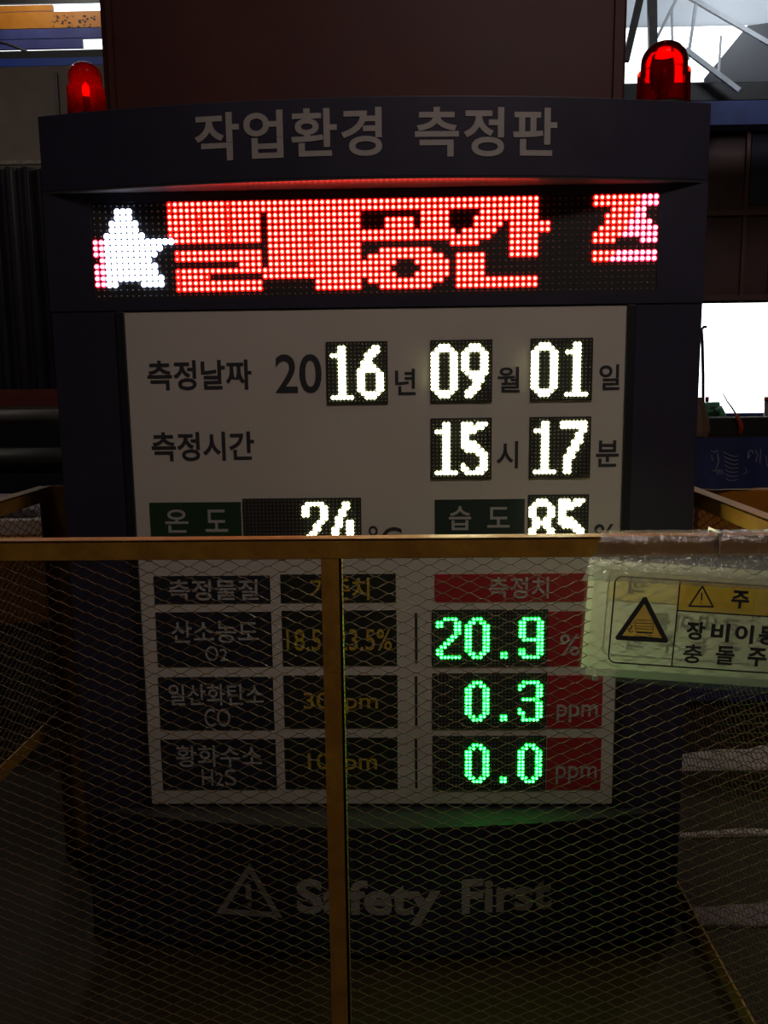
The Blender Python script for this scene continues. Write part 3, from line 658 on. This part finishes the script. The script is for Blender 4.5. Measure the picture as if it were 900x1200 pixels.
def beacon(x, y, z, r, h, label, bright):
    t = thing('warning_beacon', (x, y, z), label, 'beacon', None)
    MB().lathe([(r*1.06, 0), (r*1.06, .012), (r*.98, .016)], (x, y, z), 40).build('base', MT['black'], t, smooth=False)
    hr = h*.42
    s = MB(); prof = [(r*1.04, .014), (r*1.03, .014+hr)]
    s.lathe(prof, (x, y, z), 64, rib=.028, close=False); s.lathe([(r*.98, .014+hr), (r*.98, .014)], (x, y, z), 48, close=False)
    s.build('ribbed_lens', redg, t)
    prof = []; r2 = r*.93; hc = h-.014-r2*.85
    prof = [(r2*1.01, .012+hr)] + [(r2, hc)] + [(r2*math.cos(a_), hc+r2*.85*math.sin(a_)) for a_ in [i*math.pi/2/12 for i in range(1, 12)]] + [(.0008, hc+r2*.85)]
    inner = [(max(.0006, p[0]-.0022), p[1]-(.0022 if i > 1 else 0)) for i, p in enumerate(prof)][::-1]
    s = MB(); s.lathe(prof, (x, y, z), 40, close=False); s.lathe(inner, (x, y, z), 40, close=False); s.build('dome_lens', redg, t, smooth=True)
    # rotating reflector, bulb and its stem inside
    s = MB(); k = 14; zc = z+h*.52; R2 = r*.62
    for i in range(k+1):
        a_ = math.pi*(i/k)+math.pi*.15
        for zz in (-.5, -.17, .17, .5):
            rr = R2*(1-abs(zz)*.45); s.v.append((x+rr*math.cos(a_), y+rr*math.sin(a_), zc+zz*h*.42))
    for i in range(k):
        for j in range(3): q = i*4+j; s.face((q, q+4, q+5, q+1))
    s.build('reflector', chrome, t, smooth=True, fix=False)
    MB().tube([(x, y, z+.01), (x, y, zc-h*.1)], r*.22, 14).build('stem', MT['black'], t, smooth=True)
    MB().lathe([(r*.12, 0), (r*.2, .008), (r*.17, .018), (r*.03, .024)], (x, y, zc-h*.1), 16).build('bulb', bulbm if bright else chrome, t, smooth=True)
    return t
pl = at(102, 128, .07); pr = at(777, 117, .06)
zt = 1.506
bl = beacon(pl.x, .07, zt, .0305, .122, 'smaller red beacon on the left end of the board top', True)
sx = pl.x-.004; MB().box((sx-.016, .07-.0345, zt+.002), (sx+.016, .07-.0325, zt+.013)).build('sticker', labelm, bl)
beacon(pr.x, .06, zt, .0415, .132, 'larger red beacon on the right end of the board top', False)

# ------------------------------------------------------------------ yellow safety fence round the board
YF, ZR = -.334, .8436
LW, SW = .0378, .0166
def mesh_panel(p0, u, W, z0, z1, parent, rw=.0011, ph=(0, 0)):
    """expanded metal: staggered diamonds with short bonds; p0 origin, u horizontal unit vector"""
    s = MB(); u = Vector(u); nrm = Vector((-u.y, u.x, 0)); bond = .0052
    nr = int((z1-z0)/(SW/2)); ncl = int(W/LW)+1
    P = lambda a, z: Vector(p0)+u*a+Vector((0, 0, z))
    for r in range(nr):
        za, zb2 = z0+r*SW/2, z0+(r+1)*SW/2
        for c in range(-1, ncl+1):
            x0_ = c*LW + (LW/2 if r % 2 else 0) + ph[0]
            a0 = x0_+bond/2; a1 = x0_+LW/2-bond/2
            for (xa, ya, xb, yb2) in ((a0, za, a1, zb2), (x0_+LW-bond/2, za, x0_+LW/2+bond/2, zb2)):
                if 0 <= xa <= W and 0 <= xb <= W: s.bar(P(xa, ya)+nrm*.0006, P(xb, yb2)-nrm*.0006, .0010, rw, up=nrm)
            if 0 <= x0_-bond/2 and x0_+bond/2 <= W: s.bar(P(x0_-bond/2*1.15, za), P(x0_+bond/2*1.15, za), .0013, rw, up=nrm)
    o = s.build('mesh_panel', MT['wire'], parent, fix=False); o['kind'] = 'stuff'; return o
def angle(a, c, wd, f1, f2, th=.0035):
    """angle iron between a and c with flanges along the unit vectors f1 and f2"""
    a, c = Vector(a), Vector(c); f1, f2 = Vector(f1), Vector(f2); s = MB()
    def slab(fa, fb_):
        n = len(s.v)
        for e in (a, c):
            for i, j in ((0, 0), (1, 0), (1, 1), (0, 1)): s.v.append(tuple(e+fa*wd*i+fb_*th*j))
        for q in ((0,3,2,1),(4,5,6,7),(0,1,5,4),(1,2,6,5),(2,3,7,6),(3,0,4,7)): s.face(tuple(n+i for i in q))
    slab(f1, f2); slab(f2, f1); return s
XL, XR, YB = -.715, .605, .318
X, Y, Z = Vector((1, 0, 0)), Vector((0, 1, 0)), Vector((0, 0, 1))
ff = thing('safety_fence', (-.05, YF, 0), 'yellow front fence panel with expanded metal mesh before the board', 'fence', None)
AW = .0285
XRF = XR+.06
angle((XL, YF, ZR), (XRF, YF, ZR), AW, -Z, Y).build('top_rail', MT['fence'], ff, bevel=.0008)
angle((XL, YF, .02), (XRF, YF, .02), AW, Z, Y).build('bottom_rail', MT['fence'], ff)
angle((XL, YF-.0005, .0), (XL, YF-.0005, ZR), AW, X, Y).build('post', MT['fence'], ff)
angle((XRF, YF-.0005, .0), (XRF, YF-.0005, ZR), AW, -X, Y).build('post', MT['fence'], ff)
pt = angle((-.0395, YF+.0005, .0), (-.0395, YF+.0005, ZR-.003), AW, -X, Y).build('post', MT['fence'], ff)
mesh_panel((XL+.004, YF+.006, 0), (1, 0, 0), XRF-XL-.008, .024, ZR-.004, ff, ph=(.0012, 0))
lf = thing('safety_fence', (XL, 0, 0), 'left side fence panel running back to the corner post', 'fence', None)
angle((XL, YF+.03, ZR), (XL, YB, ZR), AW, -Z, -X).build('top_rail', MT['fence'], lf, bevel=.0008)
zl = .352
MB().bar((XL, YF+.03, zl-.014), (XL, YB, zl-.014), .004, .028).build('lower_rail', MT['fence'], lf)
angle((XL-.012, YB, 0), (XL-.012, YB, ZR+.001), AW*1.45, X, -Y).build('corner_post', MT['fence'], lf, bevel=.0008)
angle((XL+.03, YB, 0), (XL+.03, YB, ZR-.001), AW*.7, X, Y).build('inner_post', MT['fence'], lf, bevel=.0008)
mesh_panel((XL-.006, YF+.03, 0), (0, 1, 0), YB-YF-.04, zl+.001, ZR-.004, lf)
rf = thing('safety_fence', (XR, 0, 0), 'right side fence panel running back behind the board edge', 'fence', None)
angle((XR, YF+.03, ZR), (XR, YB, ZR), AW, -Z, X).build('top_rail', MT['fence'], rf, bevel=.0008)
MB().bar((XR, YF+.03, .02), (XR, YB, .02), .004, .028).build('bottom_rail', MT['fence'], rf)
angle((XR, YB, 0), (XR, YB, ZR), AW, -X, -Y).build('corner_post', MT['fence'], rf)
mesh_panel((XR+.006, YF+.03, 0), (0, 1, 0), YB-YF-.04, .03, ZR-.004, rf)

# ------------------------------------------------------------------ warning cards hung on the fence
# card frame: u along the card's top edge, v down its left edge
yc = YF-.014
TL = at(697.5, 661, yc); TRp = at(899, 674.5, yc); BLp = at(686.5, 791, yc)
uu = Vector((TRp.x-TL.x, 0, TRp.z-TL.z)); pw = uu.length/201.9; uu.normalize()
vv = Vector((BLp.x-TL.x, 0, BLp.z-TL.z)); ph_ = vv.length/130.5; vv.normalize()
nn = Vector((0, 1, 0))
# pixel -> card coordinates (metres) : local x along u, local z up along -v
def inv(px, py):
    p = at(px, py, yc)-TL; det = uu.x*vv.z-uu.z*vv.x
    a_ = (p.x*vv.z-p.z*vv.x)/det; b_ = (uu.x*p.z-uu.z*p.x)/det; return a_, b_
WC, HC = .355, (BLp-TL).length
def cardmat(name, c, tr=.16): return film(name, c, tr, .03, .25, translucent=.45)
paper = cardmat('laminated_white_paper', (0.80, 0.80, 0.72), .54); ylw = cardmat('yellow_print', (0.80, 0.58, 0.015), .22)
blk = mat('black_print', (0.02, 0.02, 0.02), .5); amber = cardmat('amber_print', (0.75, 0.42, 0.02), .15)
lamf = film('clear_laminate', (0.7, 0.75, 0.7), .93, .035, .12, translucent=.5, bump=.3)
def make_card(name, label, y0, flip, paper):
    t = thing(name, (TL.x, y0, TL.z), label, 'sign', 'laminated warning cards on the fence')
    s_ = 1
    def xf(co):       # co = (a, depth, -b) in card coords
        a_, dy, b_ = co[0], co[1], -co[2]
        if flip: a_ = WC-a_
        return TL + uu*a_ + vv*b_ + Vector((0, (y0-TL.y) + dy*s_, 0))
    def slab(nm, a0, b0, a1, b1, d, m, th=.0003):
        s = MB(); n = 0
        for dy in (d, d+th):
            for a_, b_ in ((a0, b0), (a1, b0), (a1, b1), (a0, b1)): s.v.append(tuple(xf((a_, dy, -b_))))
        for q in ((0,1,2,3),(7,6,5,4),(0,4,5,1),(1,5,6,2),(2,6,7,3),(3,7,4,0)): s.face(q)
        return s.build(nm, m, t)
    def single(nm, poly, d, m):
        s = MB(); s.v = [tuple(xf((a_, d, -b_))) for a_, b_ in poly]; s.face(tuple(range(len(poly)))); return s.build(nm, m, t)
    def ln(nm, P, wd, d=-.0006, m=blk, closed=False):
        s = MB(); P = [Vector(p) for p in P]; Q = P+[P[0]] if closed else P
        for a_, b_ in zip(Q, Q[1:]):
            dr = (b_-a_).normalized(); nr2 = Vector((-dr.y, dr.x))*wd/2; e = dr*wd*.3
            n = len(s.v); s.v += [tuple(xf((q.x, d, -q.y))) for q in (a_-nr2-e, b_-nr2+e, b_+nr2+e, a_+nr2-e)]; s.face((n, n+1, n+2, n+3))
        return s.build(nm, m, t)
    def tx(s, px0, py0, px1, py1, bold, m=blk):
        a0, b0 = inv(px0, (py0+py1)/2); a1, _ = inv(px1, (py0+py1)/2); _, b0 = inv((px0+px1)/2, py0); _, b1 = inv((px0+px1)/2, py1)
        return text(s, a0, a1, -b1, -b0, -.0006, m, t, bold=bold, xf=xf, depth=.0001)
    single('paper', [(0, 0), (WC, 0), (WC, HC), (0, HC)], 0, paper)
    s = MB(); e = .006
    for dy in (-.0009, ):
        s.v += [tuple(xf((a_, dy, -b_))) for a_, b_ in ((-.003, -.002), (WC+.004, -.002), (WC+.004, HC+e+.004), (-.004, HC+e))]; s.face((0, 1, 2, 3))
    s.build('laminate', lamf, t)
    L = inv(720, 690)[0]; T = inv(760, 677.5)[1]; Bm = inv(760, 779)[1]; Rr = WC-L; rad = .010
    rr = []
    for cx_, cy_, a0 in ((L+rad, T+rad, 180), (Rr-rad, T+rad, 270), (Rr-rad, Bm-rad, 0), (L+rad, Bm-rad, 90)):
        for k in range(7): a_ = R_(a0+k*15); rr.append((cx_+rad*math.cos(a_), cy_+rad*math.sin(a_)))
    ln('border_line', rr, .0021, closed=True)
    Dv = inv(792, 730)[0]; Yb = inv(840, 718.5)[1]
    single('yellow_band', [(Dv, T), (Rr, T), (Rr, Yb), (Dv, Yb)], -.0004, ylw)
    ln('divider_line', [(Dv, T), (Dv, Bm)], .0020); ln('divider_line', [(Dv, Yb), (Rr, Yb)], .0020)
    # big amber triangle with a rounded black rim
    A_, B2, C3 = inv(755.5, 702), inv(780, 750.5), inv(724, 747)
    single('amber_triangle', [A_, B2, C3], -.0004, amber)
    s = ln('triangle_rim', [A_, B2, C3], .0068, -.0006, closed=True)
    for q in (A_, B2, C3):
        single('rim_corner', [(q[0]+.0034*math.cos(R_(k*30)), q[1]+.0034*math.sin(R_(k*30))) for k in range(12)], -.00065, blk)
    # cart pictogram
    c = lambda x, y: inv(x, y)
    ln('cart_line', [c(744, 726), c(766, 727), c(765, 741), c(745, 740)], .0007, closed=True)
    for k in (730, 733.5, 736.5): ln('cart_line', [c(744, k), c(765.5, k+.7)], .0009)
    ln('cart_line', [c(746, 741), c(764, 742)], .0016)
    for wx in (746, 761.5):
        q = c(wx, 746); ln('cart_wheel', [(q[0]+.0022*math.cos(R_(k*36)), q[1]+.0022*math.sin(R_(k*36))) for k in range(10)], .0009, closed=True)
    ln('cart_line', [c(750, 746), c(757.5, 746.5)], .0022)
    for P_ in ([c(740, 731), c(743, 728)], [c(739, 732), c(740, 736), c(737, 740)], [c(741, 734), c(738, 737)], [c(737, 736), c(736, 738), c(739, 741), c(742, 739)]): ln('pusher_line', P_, .0010)
    A_, B2, C3 = c(823, 687), c(835.5, 711), c(807.5, 710); ln('caution_triangle', [A_, B2, C3], .0024, closed=True)
    ln('caution_mark', [c(822.5, 695), c(822, 703)], .0020); ln('caution_mark', [c(821.7, 706), c(821.6, 707.2)], .0016)
    tx('주', 857, 692, 878, 713, .034); tx('의', 927, 697, 948, 718, .034)
    for ch, x_, y_ in (('장', 804, 728), ('비', 833, 730), ('이', 861, 732), ('동', 889, 734)): tx(ch, x_, y_, x_+22, y_+22, .020 if ch in '돌충' else .034)
    for ch, x_, y_ in (('충', 800.5, 755), ('돌', 838.5, 757), ('주', 876, 759), ('의', 914, 762)): tx(ch, x_, y_, x_+22, y_+22, .020 if ch in '돌충' else .034)
    return t
make_card('warning_card', 'laminated yellow and white warning card on the near side of the front fence', yc, False, paper)
make_card('warning_card', 'laminated warning card behind the mesh, its print showing mirrored through the front card', YF+.020, True, cardmat('thin_sheer_paper', (0.84, 0.84, 0.76), .30))

# clear tape film wound over the rail above the cards
s = MB(); nx, nt_ = 90, 16; x0, x1 = .322, XR-.002; prof = [(YF+.010, ZR-.03), (YF+.034, ZR-.02), (YF+.034, ZR+.003), (YF+.014, ZR+.0032), (YF-.003, ZR+.0025), (YF-.0035, ZR-.012), (YF-.0045, ZR-.024), (YF-.008, ZR-.032), (yc-.002, ZR-.046), (yc-.003, ZR-.058)]
rnd = [random.uniform(-1, 1) for _ in range(200)]
for i in range(nx+1):
    x = x0+(x1-x0)*i/nx
    for j, (y, z) in enumerate(prof):
        wv = .0022*math.sin(x*190+j*1.3+2*math.sin(x*37)) + .0022*rnd[(i*3+j*7) % 200]
        lim = -.062*(x-.322)  # lower border follows the tilted card
        zz = z + (lim*max(0, j-6)/3 if j > 6 else 0) + (.0008*rnd[(i+j*11) % 200])
        s.v.append((x-(.006*(j-4) if i == 0 and j > 4 else 0), y - (abs(wv) if j > 4 else 0), zz))
m_ = len(prof)
for i in range(nx):
    for j in range(m_-1): q = i*m_+j; s.face((q, q+m_, q+m_+1, q+1), 1 if j >= 6 else 0)
tape = film('clear_wrinkled_tape', (0.7, 0.7, 0.7), .64, .28, .14, translucent=.4, bump=.9, bscale=120)
tape0 = film('clear_rail_tape', (0.7, 0.7, 0.7), .86, .22, .12, translucent=.4, bump=.9, bscale=120)
tag(s.build('plastic_tape', [tape0, tape], smooth=True, fix=False), 'clear wrinkled tape film wound over the yellow rail above the cards', 'tape')
# cable ties
tm = mat('clear_nylon', (0.45, 0.5, 0.45), .3); 
p = at(697, 794, yc-.001); tt = thing('cable_tie', p[:], 'small nylon cable tie at the lower left card corner', 'cable tie')
MB().box((p.x-.0035, yc-.005, p.z-.004), (p.x+.003, yc-.001, p.z+.004)).build('head', tm, tt, bevel=.0008)
MB().tube([(p.x, yc-.002, p.z+.003), (p.x+.003, YF+.004, p.z+.010), (p.x, YF+.018, p.z+.004)], .0011, 6).build('strap', tm, tt)
p = at(843, 632, YF-.006); tt = thing('cable_tie', (p.x, YF, ZR), 'flat nylon tie looped over the rail above the yellow caution band', 'cable tie')
sl = MB(); 
for a_, b_ in zip([(YF+.036, ZR-.02), (YF+.036, ZR+.005), (YF-.006, ZR+.005), (YF-.0075, ZR-.022)], [(YF+.036, ZR+.005), (YF-.006, ZR+.005), (YF-.0075, ZR-.022), (YF-.0065, ZR-.026)]):
    sl.bar((p.x, a_[0], a_[1]), (p.x+.0005, b_[0], b_[1]), .0034, .0012, up=(1, 0, 0))
sl.build('strap', tm, tt); MB().box((p.x-.004, YF-.009, ZR+.001), (p.x+.004, YF-.004, ZR+.006)).build('head', tm, tt, bevel=.0008)
